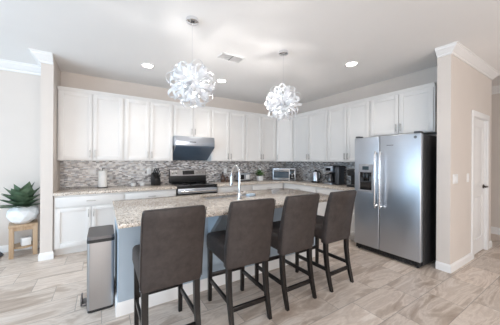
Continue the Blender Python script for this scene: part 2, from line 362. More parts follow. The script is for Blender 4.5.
# pantry door
def build_door():
    t = bpy.data.objects.new('door_1', None); C.objects.link(t); t['kind'] = 'structure'; t.location = (0, 0, 0)
    y0, y1 = PY0 + .02, PY0 + .055
    mb = MB(); x0, x1 = DX0 + .012, DX1 - .012
    mb.box(x0, x1, y0 + .008, y1, .012, DZ - .01)
    fw = .105
    mb.box(x0, x0 + fw, y0, y0 + .012, .012, DZ - .01, bev=.002).box(x1 - fw, x1, y0, y0 + .012, .012, DZ - .01, bev=.002)
    for z0, z1 in ((.012, .22), (.86, 1.02), (DZ - .13, DZ - .01)): mb.box(x0 + fw, x1 - fw, y0 + .0005, y0 + .0118, z0 + .0005, z1 - .0005)
    for z0, z1 in ((.245, .835), (1.045, DZ - .155)): mb.box(x0 + fw + .03, x1 - fw - .03, y0 - .001, y0 + .01, z0, z1, bev=.006)
    mb.build('door_leaf', TRIM, t)
    m2 = MB(); a = .075
    m2.box(DX0 - a, DX0 + .008, PY0 - .018, PY0, 0, DZ - .0085, bev=.004).box(DX1 - .008, DX1 + a, PY0 - .018, PY0, 0, DZ - .0085, bev=.004).box(DX0 - a, DX1 + a, PY0 - .018, PY0, DZ - .008, DZ + a, bev=.004)
    m2.box(DX0 + .0005, DX0 + .0115, PY0 + .0002, PY1, 0, DZ - .0005).box(DX1 - .0115, DX1 - .0005, PY0 + .0002, PY1, 0, DZ - .0005).box(DX0 + .012, DX1 - .012, PY0 + .0002, PY1, DZ - .012, DZ - .0005)
    m2.build('door_casing', TRIM, t)
    m3 = MB(); hx, hz = x1 - .06, .98
    m3.cyl((hx, y0, hz), (hx, y0 - .012, hz), .03).cyl((hx, y0 - .01, hz), (hx, y0 - .05, hz), .011)
    m3.tube([(hx, y0 - .05, hz), (hx - .04, y0 - .055, hz + .004), (hx - .11, y0 - .05, hz - .004)], [.011, .010, .007])
    m3.build('door_handle', BRONZE, t)
    for z in (.25, 1.02, 1.78): MB().cyl((x0 - .004, y0 - .006, z - .045), (x0 - .004, y0 - .006, z + .045), .008, n=10).box(x0, x0 + .03, y0 - .002, y0 + .001, z - .045, z + .045).build('hinge', NICKEL, t)
build_door()

# ------------------------------------------------------------------ cabinets (local frame: back at y=0, front towards -y, x 0..w, z absolute from floor)
def pull(parent, x, z, yf, vertical=True, L=.115):
    mb = MB(); h = L / 2
    if vertical:
        mb.box(x - .005, x + .005, yf - .032, yf - .022, z - h, z + h, bev=.002)
        for s_ in (-1, 1): mb.cyl((x, yf, z + s_ * (h - .015)), (x, yf - .026, z + s_ * (h - .015)), .004, n=8)
    else:
        mb.box(x - h, x + h, yf - .032, yf - .022, z - .005, z + .005, bev=.002)
        for s_ in (-1, 1): mb.cyl((x + s_ * (h - .015), yf, z), (x + s_ * (h - .015), yf - .026, z), .004, n=8)
    return mb.build('handle', NICKEL, parent)
def shaker(parent, name, x0, x1, z0, z1, yf, fw=.058):
    """door front whose outer face is at y=yf-.02"""
    mb = MB()
    mb.box(x0 + .01, x1 - .01, yf - .0065, yf - .001, z0 + .01, z1 - .01)
    mb.box(x0, x0 + fw, yf - .021, yf, z0, z1, bev=.0015).box(x1 - fw, x1, yf - .021, yf, z0, z1, bev=.0015)
    mb.box(x0 + fw - .001, x1 - fw + .001, yf - .0208, yf, z0, z0 + fw, bev=.0015).box(x0 + fw - .001, x1 - fw + .001, yf - .0208, yf, z1 - fw, z1, bev=.0015)
    return mb.build(name, CAB, parent)
def crown_strip(parent, w, depth, z, ends=(False, False)):
    prof = [(0, z), (0.036, z), (0.036, z - .008), (0.028, z - .014), (0.010, z - .048), (0.006, z - .055), (0, z - .055)]
    path = []
    if ends[0]: path.append((0, 0))
    path += [(0, -depth), (w, -depth)]
    if ends[1]: path.append((w, 0))
    # outward must be to the right of travel: travelling +x, right is -y
    return MB().sweep(prof, path).build('cornice', CAB, parent, smooth=25)
UB, UT = 1.34, 2.40
def upper(name, label, loc, rz, wd, ndoor=2, z0=UB, depth=.335, hands=None, ends=(False, False)):
    t = thing(name, label, 'cabinet', loc, rz, None)
    e = .0012
    mb = MB(); mb.box(e, wd - e, -depth, 0, z0, UT + .03)
    mb.build('body', CAB, t)
    crown_strip(t, wd, depth, 2.435, ends)
    m = .016; g = .0045
    span = (wd - 2 * m) / ndoor
    for i in range(ndoor):
        x0 = m + i * span + (g if i else 0); x1 = m + (i + 1) * span - (g if i < ndoor - 1 else 0)
        d = shaker(t, 'door', x0, x1, z0 + .012, UT - .022, -depth)
        left = (ndoor == 2 and i == 1) or (hands == 'left')
        pull(d, (x0 + .028) if left else (x1 - .028), z0 + .105, -depth - .021)
    return t
def base_cab(name, label, loc, rz, wd, ndoor=2, drawers=1, depth=.61, toe=True, left_panel=False):
    t = thing(name, label, 'cabinet', loc, rz)
    e = .0012; e = .0012
    mb = MB(); mb.box(e, wd - e, -depth + .001, 0, .105, .85).box(e, wd - e, -depth + .075, 0, 0, .105)
    mb.build('body', CAB, t)
    m = .016
    sd = (wd - 2 * m) / drawers
    for i in range(drawers):
        x0 = m + i * sd + (.003 if i else 0); x1 = m + (i + 1) * sd - (.003 if i < drawers - 1 else 0)
        d = MB().box(x0, x1, -depth - .02, -depth, .69, .825, bev=.003).build('drawer', CAB, t)
        pull(d, (x0 + x1) / 2, .757, -depth - .02, False)
    sp = (wd - 2 * m) / ndoor
    for i in range(ndoor):
        x0 = m + i * sp + (.003 if i else 0); x1 = m + (i + 1) * sp - (.003 if i < ndoor - 1 else 0)
        d = shaker(t, 'door', x0, x1, .125, .67, -depth)
        left = (ndoor == 2 and i == 1)
        pull(d, (x0 + .028) if left else (x1 - .028), .58, -depth - .021)
    return t
# back wall uppers
G1 = 'wall cabinets'
for nm, lab, x0, x1, kw in [
    ('wall_cabinet', 'white two-door wall cabinet at the far left end, beside the stub wall', -4.73, -3.865, {}),
    ('wall_cabinet', 'white two-door wall cabinet immediately left of the range hood', -3.865, -3.06, {}),
    ('wall_cabinet', 'short white two-door wall cabinet directly above the range hood', -3.06, -2.30, dict(z0=1.80)),
    ('wall_cabinet', 'white two-door wall cabinet immediately right of the range hood', -2.30, -1.49, {}),
    ('wall_cabinet', 'white two-door wall cabinet between the cabinet beside the hood and the angled corner cabinet', -1.49, -0.625, {})]:
    t = upper(nm, lab, (x0, -.001, 0), 0, x1 - x0, **kw); t['group'] = G1
# right wall uppers : local +x -> world -y
for lab, y0, y1, kw in [
    ('white two-door wall cabinet above the kettle and drip coffee maker', -0.625, -1.635, {}),
    ('white two-door wall cabinet above the black pod coffee machine, next to the fridge', -1.635, -2.515, {}),
    ('short white two-door wall cabinet above the refrigerator', -2.515, -3.425, dict(z0=1.765, ends=(False, False)))]:
    t = upper('wall_cabinet', lab, (-.001, y0, 0), R(-90), y0 - y1, **kw); t['group'] = G1
# angled corner cabinet
def corner_cab():
    t = thing('corner_wall_cabinet', 'white single-door angled wall cabinet filling the corner above the countertop oven', 'cabinet', (0, 0, 0)); t['group'] = G1
    a, d = .622, .335
    poly = [(-.001, -.001), (-a, -.001), (-a, -d), (-d, -a), (-.001, -a)]
    MB().prism(poly, 2, UB, UT + .03).build('body', CAB, t)
    z = 2.435
    prof = [(0, z), (0.036, z), (0.036, z - .008), (0.028, z - .014), (0.010, z - .048), (0.006, z - .055), (0, z - .055)]
    MB().sweep(prof, [(-a, -d), (-d, -a)]).build('cornice', CAB, t, smooth=25)
    L = math.hypot(a - d, a - d)
    h = bpy.data.objects  # door built in local frame then rotated into place
    dd = shaker(t, 'door', .018, L - .018, UB + .012, UT - .022, 0)
    dd.location = (-a, -d, 0); dd.rotation_euler = (0, 0, R(-45))
    pull(dd, .046, UB + .105, -.021)
corner_cab()
# base cabinets
G2 = 'base cabinets'
for lab, x0, x1, kw in [
    ('white base cabinet at the far left end of the back wall, beside the stub wall', -4.73, -3.87, {}),
    ('white base cabinet with drawer, left of the range under the knife block', -3.87, -3.065, {}),
    ('white base cabinet with drawer, directly right of the range', -2.295, -1.49, {}),
    ('white base cabinet with drawer in front of the potted herb, ending in the corner', -1.49, -0.64, {})]:
    t = base_cab('base_cabinet', lab, (x0, -.001, 0), 0, x1 - x0, **kw); t['group'] = G2
MB().box(-.62, -.001, -.62, -.001, 0, .85).build('corner_filler', CAB)
tag(bpy.data.objects['corner_filler'], 'white blind corner base unit under the countertop oven', 'cabinet', G2)
for lab, y0, y1, kw in [
    ('white base cabinet with drawer below the kettle on the right wall', -0.64, -1.60, {}),
    ('white base cabinet with drawer below the coffee makers, beside the refrigerator', -1.60, -2.50, {})]:
    t = base_cab('base_cabinet', lab, (-.001, y0, 0), R(-90), y0 - y1, **kw); t['group'] = G2
# worktops
CT = .89
o = MB().box(-4.733, -3.063, -.645, -.013, .85, CT, bev=.003).build('worktop', GRANITE); tag(o, 'speckled granite worktop left of the range, carrying paper towels and knife block', 'countertop')
mb = MB(); mb.prism([(-2.297, -.013), (-.013, -.013), (-.013, -2.505), (-.645, -2.505), (-.645, -.645), (-2.297, -.645)], 2, .85, CT, bev=.003)
tag(mb.build('worktop', GRANITE), 'L-shaped speckled granite worktop right of the range, turning the corner to the fridge', 'countertop')

# ------------------------------------------------------------------ refrigerator (faces -x)
def fridge():
    t = thing('refrigerator', 'stainless steel side-by-side refrigerator with black sides and ice dispenser', 'refrigerator', (-.03, -2.995, 0))
    w2 = .455; fx = -.78       # local: x from 0 (wall) to fx front
    MB().box(fx + .075, 0, -w2 + .004, w2 - .004, .03, 1.70, bev=.004).build('body', DARKSIDE, t)
    split = .065               # world y -2.93
    def door(y0, y1): return MB().box(fx, fx + .068, y0, y1, .085, 1.715, bev=.012, seg=3).build('door', STEEL, t)
    fd = door(split + .003, w2); rd = door(-w2, split - .003)
    for dd, y in ((fd, split + .035), (rd, split - .035)):
        hb = MB(); hb.tube([(fx - .002, y, 1.46), (fx - .045, y, 1.49), (fx - .058, y, 1.44), (fx - .062, y, 1.1), (fx - .058, y, .74), (fx - .045, y, .69), (fx - .002, y, .72)], .012, 12)
        hb.build('handle', CHROME, dd)
    # dispenser on the far (left) door
    y0, y1 = .155, .375
    mb = MB(); f = fx - .012
    mb.box(f, fx + .004, y0, y1, 1.19, 1.31, bev=.004).box(f, fx + .004, y0, y0 + .018, .91, 1.2, bev=.003).box(f, fx + .004, y1 - .018, y1, .91, 1.2, bev=.003).box(f - .012, fx + .004, y0, y1, .895, .925, bev=.004)
    dp = mb.build('dispenser', GREYFR, fd)
    MB().box(fx - .002, fx + .002, y0 + .016, y1 - .016, .92, 1.20).box(fx - .03, fx, y0 + .07, y0 + .10, 1.06, 1.19, bev=.004).box(fx - .03, fx, y1 - .10, y1 - .07, 1.06, 1.19, bev=.004).build('dispenser_recess', BLACKGL, fd)
    MB().box(f - .002, f + .003, y0 + .06, y1 - .06, 1.225, 1.28, bev=.001).build('display', SCREEN, fd)
    MB().cyl((fx - .003, -w2 + .065, 1.665), (fx + .001, -w2 + .065, 1.665), .018).build('emblem', GREYMET, rd)
    MB().box(fx - .0015, fx + .001, split - .19, split - .10, 1.574, 1.582).build('nameplate', GREYMET, rd)
    gm = MB(); gm.box(fx + .03, -.1, -w2 + .02, w2 - .02, .02, .08)
    for k in range(24): gm.box(fx + .022, fx + .032, -w2 + .04 + k * .0345, -w2 + .062 + k * .0345, .03, .07)
    gm.build('toe_grille', BLACK, t)
    for y in (-w2 + .05, w2 - .05): MB().box(fx + .0, fx + .10, y - .035, y + .035, 1.716, 1.74, bev=.006).build('hinge_cover', GREYMET, t)
    for y in (-w2 + .05, w2 - .05):
        for x in (fx + .06, -.06): MB().cyl((x, y, 0), (x, y, .03), .018, n=12).build('foot', BLACK, t)
fridge()

# ------------------------------------------------------------------ range
def stove():
    t = thing('kitchen_range', 'stainless and black freestanding electric range below the hood', 'stove', (-2.68, 0, 0))
    w2 = .376
    MB().box(-w2, w2, -.63, -.02, .02, .885).build('body', DARKSIDE, t)
    MB().box(-w2, w2, -.665, -.075, .885, .905, bev=.004).build('cooktop', BLACKGL, t)
    for x, y, r in ((-.19, -.22, .09), (.19, -.22, .075), (-.19, -.50, .075), (.19, -.50, .10)):
        m = MB(); 
        for rr in (r, r * .6):
            m.lathe([(rr - .002, .9052), (rr, .9056), (rr + .002, .9052)], (x, y, 0), 32)
        m.build('burner', GREYMET, t)
    # backguard
    bg = MB().prism([(-.02, .905), (-.085, .905), (-.085, 1.03), (-.055, 1.175), (-.02, 1.175)], 0, -w2, w2, bev=.004).build('backguard', BLACK, t)
    def slope(z, o=0): return -.085 + (z - 1.03) * (.03 / .145) - o
    MB().prism([(slope(1.045, -.004), 1.045), (slope(1.045, .004), 1.045), (slope(1.168, .004), 1.168), (slope(1.168, -.004), 1.168)], 0, -w2 + .012, w2 - .012).build('control_panel', STEELV, bg)
    MB().prism([(slope(1.065, .003), 1.065), (slope(1.065, .006), 1.065), (slope(1.145, .006), 1.145), (slope(1.145, .003), 1.145)], 0, -.12, .12).build('display', BLACKGL, bg)
    for x in (-.31, -.235, .19, .255, .32):
        z = 1.105; MB().cyl((x, slope(z, .003), z), (x, slope(z, .034), z + .006), .024, .020, n=20).box(x - .003, x + .003, slope(z, .04), slope(z, .03), z - .012, z + .024).build('knob', NICKEL, bg)
    d = MB().box(-w2 + .004, w2 - .004, -.668, -.631, .20, .868, bev=.004).build('oven_door', BLACKGL, t)
    MB().box(-w2 + .006, w2 - .006, -.674, -.66, .76, .85, bev=.004).build('door_band', STEEL, d)
    hb = MB().tube([(-.33, -.715, .80), (.33, -.715, .80)], .014, 14)
    for x in (-.31, .31): hb.cyl((x, -.715, .80), (x, -.67, .80), .009)
    hb.build('handle', CHROME, d)
    MB().box(-w2 + .004, w2 - .004, -.66, -.631, .05, .19, bev=.004).build('storage_drawer', STEEL, t)
stove()
def hood():
    t = thing('range_hood', 'stainless range hood with sloped dark glass front under the short cabinet', 'range hood', (-2.68, 0, 0))
    w2 = .378
    MB().prism([(-.013, 1.798), (-.50, 1.798), (-.52, 1.70), (-.52, 1.625), (-.013, 1.625)], 0, -w2, w2, bev=.003).build('top_housing', STEEL, t)
    MB().prism([(-.49, 1.624), (-.50, 1.60), (-.12, 1.37), (-.013, 1.37), (-.013, 1.624)], 0, -w2 + .012, w2 - .012).build('lower_housing', STEELV, t)
    p = [(-.515, 1.624), (-.523, 1.618), (-.518, 1.60), (-.122, 1.352), (-.110, 1.362), (-.49, 1.61)]
    MB().prism(p, 0, -w2 + .004, w2 - .004).build('glass_panel', HOODGLASS, t)
    MB().box(-.12, .0, -.524, -.519, 1.685, 1.70).build('control_strip', BLACK, t)
    MB().box(w2 - .002, w2 + .002, -.515, -.47, 1.62, 1.68).build('hang_tag', TAN, t)
hood()

# ------------------------------------------------------------------ island
IX0, IX1, IY0, IY1 = -4.07, -1.51, -2.865, -1.70
def island():
    t = thing('kitchen_island', 'light grey painted kitchen island base with white skirting under the granite top', 'kitchen island', (0, 0, 0))
    by = -2.455
    zt = .857
    mb = MB(); mb.prism([(-4.045, by), (-1.55, by), (-1.55, -1.75), (-1.65, -1.75), (-1.65, by + .1), (-3.95, by + .1), (-3.95, -1.75), (-4.045, -1.75)], 2, 0, zt)
    mb.build('body', ISLE, t)
    MB().sweep([(0, 0), (.016, 0), (.016, .09), (.008, .108), (.005, .115), (0, .115)], [(-4.045, -1.75), (-4.045, by), (-1.55, by), (-1.55, -1.75)]).build('skirting', TRIM, t, smooth=25)
    mb = MB().box(-3.949, -1.651, -1.80, -1.76, .1, zt).box(-3.949, -1.651, -1.90, -1.86, 0, .099); mb.build('carcass', CAB, t)
    n = 4; wd = (2.30) / n
    for i in range(n):
        x0 = -3.95 + i * wd
        d = MB().box(x0 + .01, x0 + wd - .01, -1.758, -1.738, .12, .83, bev=.003).build('door', CAB, t)
        MB().box(x0 + .06, x0 + .07, -1.735, -1.707, .55, .67, bev=.002).build('handle', NICKEL, d)
    for x in (-3.2, -2.0): MB().prism([(by - .001, .84), (by - .28, .84), (by - .26, .80), (by - .001, .56)], 0, x - .02, x + .02).build('corbel', ISLE, t)
island()
SX0, SX1, SY0, SY1 = -3.10, -2.40, -2.13, -1.82
def island_top():
    # slab with a real sink cut-out
    bm = bmesh.new(); z0, z1 = .858, CT
    xs = [IX0, SX0, SX1, IX1]; ys = [IY0, SY0, SY1, IY1]
    V = {}
    for k, z in enumerate((z0, z1)):
        for i, x in enumerate(xs):
            for j, y in enumerate(ys): V[i, j, k] = bm.verts.new((x, y, z))
    for i in range(3):
        for j in range(3):
            if i == 1 and j == 1: continue
            bm.faces.new([V[i, j, 1], V[i + 1, j, 1], V[i + 1, j + 1, 1], V[i, j + 1, 1]]); bm.faces.new([V[i, j, 0], V[i, j + 1, 0], V[i + 1, j + 1, 0], V[i + 1, j, 0]])
    def q(a, b): bm.faces.new([V[a[0], a[1], 0], V[b[0], b[1], 0], V[b[0], b[1], 1], V[a[0], a[1], 1]])
    for i in range(3): q((i, 0), (i + 1, 0)); q((i + 1, 3), (i, 3)); q((0, i + 1), (0, i)); q((3, i), (3, i + 1))
    q((2, 1), (1, 1)); q((1, 2), (2, 2)); q((1, 1), (1, 2)); q((2, 2), (2, 1))
    bmesh.ops.recalc_face_normals(bm, faces=bm.faces)
    ed = [e for e in bm.edges if len(e.link_faces) == 2 and e.calc_face_angle() > 1]
    bmesh.ops.bevel(bm, geom=ed, offset=.004, segments=2, affect='EDGES', profile=.5)
    m = MB(); m.bm.free(); m.bm = bm
    return tag(m.build('island_worktop', GRANITE), 'large beige speckled granite slab on top of the kitchen island', 'countertop')
island_top()
def sink():
    t = thing('sink', 'undermount double-bowl stainless sink set into the island top', 'sink', ((SX0 + SX1) / 2, (SY0 + SY1) / 2, .857))
    w2, d2 = (SX1 - SX0) / 2 - .004, (SY1 - SY0) / 2 - .004
    for a, b in ((-w2, -.012), (.012, w2)):
        mb = MB(); e = .006; z = -.19
        mb.box(a, b, -d2, d2, z - .006, z).box(a, a + e, -d2, d2, z, 0).box(b - e, b, -d2, d2, z, 0).box(a, b, -d2, -d2 + e, z, 0).box(a, b, d2 - e, d2, z, 0)
        bw = mb.build('bowl', SINKST, t)
        MB().lathe([(.0, z + .001), (.04, z + .001), (.042, z + .005), (.03, z + .003), (.001, z + .003)], ((a + b) / 2, 0, 0), 20).build('drain', CHROME, bw)
    MB().box(-.013, .013, -d2, d2, -.06, -.012, bev=.004).build('divider', STEEL, t)
sink()
def faucet():
    t = thing('faucet', 'tall chrome gooseneck pull-down faucet standing on the island', 'faucet', (-2.77, -2.33, CT))
    mb = MB(); mb.lathe([(.03, 0), (.03, .008), (.022, .014), (.02, .06), (.017, .075), (.015, .08)], (0, 0, 0), 24)
    mb.build('base', CHROME, t)
    pts = [(0, 0, .06), (0, 0, .28)]
    for k in range(1, 13):
        a = PI * k / 12 * 1.0; pts.append((0, .10 - .10 * math.cos(a), .28 + .12 * math.sin(a)))
    pts.append((0, .203, .25))
    MB().tube(pts, .0125, 14).build('spout', CHROME, t)
    MB().cyl((0, .203, .26), (0, .21, .15), .016, .021).build('spray_head', CHROME, t)
    MB().tube([(.015, 0, .05), (.035, 0, .055), (.075, -.02, .10)], [.009, .008, .006]).build('lever', CHROME, t)
faucet()
o = MB().box(-.055, .055, -.035, .035, 0, .03, bev=.008).build('sponge', CLOTH, loc=(-2.52, -2.19, CT)); o.rotation_euler = (0, 0, .2); tag(o, 'pale blue sponge lying beside the sink, right of the faucet', 'sponge')

# ------------------------------------------------------------------ stools
def stool():
    t = thing('counter_stool', 'taupe leather counter stool with dark legs, nearest of the row, by the trash bin', 'stool', (-3.745, -3.12, 0), 0, 'counter stools along the island')
    w2 = .207
    # seat (local y: back at 0, front +)
    def pad(x0, x1, y0, y1, z0, z1, b): return MB().box(x0, x1, y0, y1, z0, z1, bev=b, seg=4)
    st = pad(-w2 - .004, w2 + .004, .02, .495, .505, .655, .036).build('seat', LEATHER, t, smooth=60)
    MB().tube([(-w2 + .004, .03, .515), (-w2 + .004, .475, .515), (w2 - .004, .475, .515), (w2 - .004, .03, .515)], .0035, 6).build('piping', LEATHER, st)
    # backrest : gently raked and curved slab from the seat underside to the top
    bm = bmesh.new(); n = 10; rings = []
    for k in range(n + 1):
        u = k / n; z = .473 + u * (1.032 - .473)
        rear = .000 - .085 * u ** 1.6; th = .085 - .030 * u
        if k == n: pass
        e = 0.014 if k in (0, n) else 0
        x = w2 + .003 - (e * .6)
        pts = [(-x, rear + .012), (-x + .012, rear + e * .3), (x - .012, rear + e * .3), (x, rear + .012), (x, rear + th - .012), (x - .012, rear + th), (-x + .012, rear + th), (-x, rear + th - .012)]
        rings.append([bm.verts.new((p[0], p[1], z)) for p in pts])
    for a, b in zip(rings[:-1], rings[1:]):
        for i in range(8): bm.faces.new((a[i], a[(i + 1) % 8], b[(i + 1) % 8], b[i]))
    bm.faces.new(list(reversed(rings[0]))); bm.faces.new(rings[-1])
    m = MB(); m.bm.free(); m.bm = bm
    ed = [e for e in bm.edges if any(len(f.verts) == 8 for f in e.link_faces)]
    bmesh.ops.bevel(bm, geom=ed, offset=.012, segments=3, affect='EDGES', profile=.5)
    bk = m.build('backrest', LEATHER, t, smooth=60)
    for s_ in (-1, 1):
        pp = []
        for k in range(9):
            u = k / 8; pp.append((s_ * (w2 + .002), -.085 * (.04 + .93 * u) ** 1.6 + .006, .50 + u * .52))
        MB().tube(pp, .003, 6).build('seam', LEATHER, bk)
    def leg(pts, a):
        # square section tapered leg following pts
        b = bmesh.new(); rg = []
        for (x, y, z), h in zip(pts, a): rg.append([b.verts.new((x + dx * h, y + dy * h, z)) for dx, dy in ((-1, -1), (1, -1), (1, 1), (-1, 1))])
        for p, q in zip(rg[:-1], rg[1:]):
            for i in range(4): b.faces.new((p[i], p[(i + 1) % 4], q[(i + 1) % 4], q[i]))
        b.faces.new(list(reversed(rg[0]))); b.faces.new(rg[-1]); bmesh.ops.recalc_face_normals(b, faces=b.faces)
        bmesh.ops.bevel(b, geom=[e for e in b.edges if abs((e.verts[0].co - e.verts[1].co).z) > .03], offset=.003, segments=1, affect='EDGES')
        m = MB(); m._add(b); return m.build('leg', ESPRESSO, t)
    lx = .178
    for s_ in (-1, 1):
        leg([(s_ * lx, .455, 0), (s_ * lx, .455, .51)], [.016, .021])
        leg([(s_ * lx, -.045, 0), (s_ * lx, -.022, .08), (s_ * lx, .012, .22), (s_ * lx, .03, .36), (s_ * lx, .035, .52)], [.016, .018, .020, .021, .022])
        MB().box(s_ * lx - .010, s_ * lx + .010, .0, .455, .185, .222, bev=.003).build('side_rail', ESPRESSO, t)
    MB().box(-lx, lx, .443, .465, .225, .262, bev=.003).build('front_rail', ESPRESSO, t)
    MB().box(-lx, lx, -.012, .010, .135, .172, bev=.003).build('rear_rail', ESPRESSO, t)
    return t
s1 = stool()
dup(s1, (-3.118, -3.12, 0), R(-2), 'taupe leather counter stool with dark legs, second from the trash bin')
dup(s1, (-2.56, -3.12, 0), R(0), 'taupe leather counter stool with dark legs, second from the refrigerator end')
dup(s1, (-1.97, -3.13, 0), R(1), 'taupe leather counter stool with dark legs, farthest of the row, nearest the refrigerator')

# ------------------------------------------------------------------ trash bin
def bin_():
    t = thing('trash_bin', 'tall slim stainless step trash bin with dark lid at the island end', 'trash bin', (-4.171, -2.10, 0))
    def slab(z0, z1, x0, x1, y0, y1, r, name, mat):
        b = bmesh.new(); pts = []
        for cx, cy, a0 in ((x1 - r, y1 - r, 0), (x0 + r, y1 - r, 90), (x0 + r, y0 + r, 180), (x1 - r, y0 + r, 270)):
            for k in range(7): a = R(a0 + 15 * k); pts.append((cx + r * math.cos(a), cy + r * math.sin(a)))
        return MB().prism(pts, 2, z0, z1).build(name, mat, t)
    slab(0, .025, -.10, .10, -.19, .19, .03, 'base', BLACK)
    slab(.025, .615, -.105, .105, -.195, .195, .03, 'body', STEELV)
    slab(.615, .643, -.107, .107, -.197, .197, .03, 'rim', BLACK)
    slab(.643, .668, -.105, .105, -.195, .195, .03, 'lid', GREYLID)
    MB().box(-.155, -.095, -.06, .06, .012, .03, bev=.004).box(-.157, -.143, -.06, .06, .012, .085, bev=.004).build('pedal', GREYLID, t)
bin_()

# ------------------------------------------------------------------ pendants
def chandelier():
    t = thing('chandelier', 'burst-shaped white ribbon chandelier on a wire, nearer one at the left', 'chandelier', (-3.41, -2.48, H), 0, 'pendant chandeliers over the island')
    zc = 2.105 - H
    MB().lathe([(.062, 0), (.064, -.010), (.060, -.030), (.035, -.036), (.008, -.04)], n=32).build('canopy', CHROME, t)
    MB().cyl((0, 0, -.038), (0, 0, zc + .05), .0022, n=8).build('wire', CHROME, t)
    hub = MB().ball((0, 0, zc), .05, 10).cyl((0, 0, zc), (0, 0, zc + .09), .012).build('hub', CHROME, t)
    rnd = random.Random(3)
    variants = []
    for v in range(7):
        bm = bmesh.new(); n = 14; wv = .0075 + .004 * rnd.random(); curl = rnd.uniform(4.5, 8.0) ; L = rnd.uniform(.72, 1.08); tw = rnd.uniform(-1.3, 1.3)
        rows = []
        # spine: straight out, then curls over at the end
        x = z = 0.0; ang = 0.0; pts = []
        for k in range(n + 1):
            u = k / n
            pts.append((x, z, u))
            ang = -.25 + curl * max(0, u - .35) ** 1.25 * 1.3
            st = .0235 * L
            x += st * math.cos(ang); z += st * math.sin(ang)
        mx = max(p[0] for p in pts); k_ = (.215 * L) / mx
        for x, z, u in pts:
            ww = wv * (.45 + 1.5 * math.sin(PI * min(1, .12 + .80 * u))); a = tw * u
            rows.append((Vector((x * k_ + .02, 0, z * k_)), ww, a))
        th = .0016
        rings = []
        for c, ww, a in rows:
            d = Vector((0, math.cos(a), math.sin(a))); e = Vector((0, -math.sin(a), math.cos(a)))
            rings.append([bm.verts.new(c + d * ww + e * th), bm.verts.new(c - d * ww + e * th), bm.verts.new(c - d * ww - e * th), bm.verts.new(c + d * ww - e * th)])
        for a, b in zip(rings[:-1], rings[1:]):
            for i in range(4): bm.faces.new((a[i], a[(i + 1) % 4], b[(i + 1) % 4], b[i]))
        bm.faces.new(list(reversed(rings[0]))); bm.faces.new(rings[-1])
        m = MB(); m.bm.free(); m.bm = bm; variants.append(m)
    meshes = []
    NR = 72
    protos = []
    for i in range(NR):
        y = 1 - 2 * (i + .5) / NR; ph = i * 2.39996
        d = Vector((math.sqrt(1 - y * y) * math.cos(ph), math.sqrt(1 - y * y) * math.sin(ph), y))
        if i < 7: o = variants[i].build('ribbon', RIBBON, t, smooth=50); protos.append(o)
        else: o = protos[i % 7].copy(); C.objects.link(o); o.parent = t
        q = d.to_track_quat('X', 'Z') @ Vector((1, 0, 0)).rotation_difference(Vector((1, 0, 0)))
        o.rotation_mode = 'QUATERNION'
        from mathutils import Quaternion
        o.rotation_quaternion = q @ Quaternion((1, 0, 0), rnd.uniform(0, 2 * PI))
        o.location = (0, 0, zc)
    bp = None
    for i in range(14):
        y = 1 - 2 * (i + .5) / 14; ph = i * 2.39996 + 1
        d = Vector((math.sqrt(1 - y * y) * math.cos(ph), math.sqrt(1 - y * y) * math.sin(ph), y)) * .125
        if bp is None: bp = MB().ball((0, 0, 0), .0085, 6, ).build('bulb', BULB, t); o = bp
        else: o = bp.copy(); C.objects.link(o); o.parent = t
        o.location = Vector((0, 0, zc)) + d
    st = MB()
    for i in range(14):
        y = 1 - 2 * (i + .5) / 14; ph = i * 2.39996 + 1
        d = Vector((math.sqrt(1 - y * y) * math.cos(ph), math.sqrt(1 - y * y) * math.sin(ph), y)) * .118
        st.cyl((0, 0, zc), Vector((0, 0, zc)) + d, .003, n=6)
    st.build('lamp_arms', CHROME, t)
    return t
ch1 = chandelier()
ch2 = dup(ch1, (-2.19, -2.44, H), 1.3, 'burst-shaped white ribbon chandelier on a wire, farther one near the corner')
for c in (ch1, ch2):
    l = bpy.data.lights.new('chandelier_light', 'POINT'); l.energy = 25; l.color = (1, .95, .91); l.shadow_soft_size = .05
    o = bpy.data.objects.new('chandelier_light', l); C.objects.link(o); o.parent = c; o.location = (0.045, 0.045, 2.105 - H + .03)

# recessed downlights, vent
for lab, x, y in (('round recessed downlight above the left wall cabinets', -3.60, -1.0), ('round recessed downlight in front of the hood cabinet, between the chandeliers', -2.39, -1.0), ('round recessed downlight in the ceiling in front of the refrigerator', -1.12, -2.69)):
    t = thing('downlight', lab, 'ceiling light', (x, y, H), 0, 'recessed ceiling lights')
    MB().lathe([(.095, 0), (.095, -.004), (.080, -.010), (.072, -.006), (.072, 0)], n=32).build('trim_ring', TRIM, t)
    MB().lathe([(.070, -.001), (.070, -.005), (.02, -.006)], n=32).build('diffuser', LAMP, t)
    l = bpy.data.lights.new('downlight_lamp', 'SPOT'); l.energy = 24; l.color = (1, .90, .80); l.spot_size = R(125); l.spot_blend = .8; l.shadow_soft_size = .07
    o = bpy.data.objects.new('downlight_lamp', l); C.objects.link(o); o.parent = t; o.location = (0, 0, -.02)
t = thing('air_vent', 'white rectangular ceiling air vent between the chandeliers', 'vent', (-2.68, -1.91, H), 0)
MB().box(-.17, .17, -.09, -.075, -.008, 0, bev=.002).box(-.17, .17, .075, .09, -.008, 0, bev=.002).box(-.17, -.155, -.09, .09, -.008, 0, bev=.002).box(.155, .17, -.09, .09, -.008, 0, bev=.002).build('frame', TRIM, t)
mb = MB()
for k in range(9):
    mb.box(-.155, .155, -.009, .009, -.0008, .0008, mtx=Matrix.Translation((0, -.066 + k * .0165, -.006)) @ Matrix.Rotation(R(35), 4, 'X'))
mb.build('louvres', TRIM, t)
MB().box(-.004, .004, -.075, .075, -.010, -.004).build('divider_bar', GREYMET, t)
MB().box(-.155, .155, -.075, .075, -.0015, -.0005).build('backing', TRIM, t)

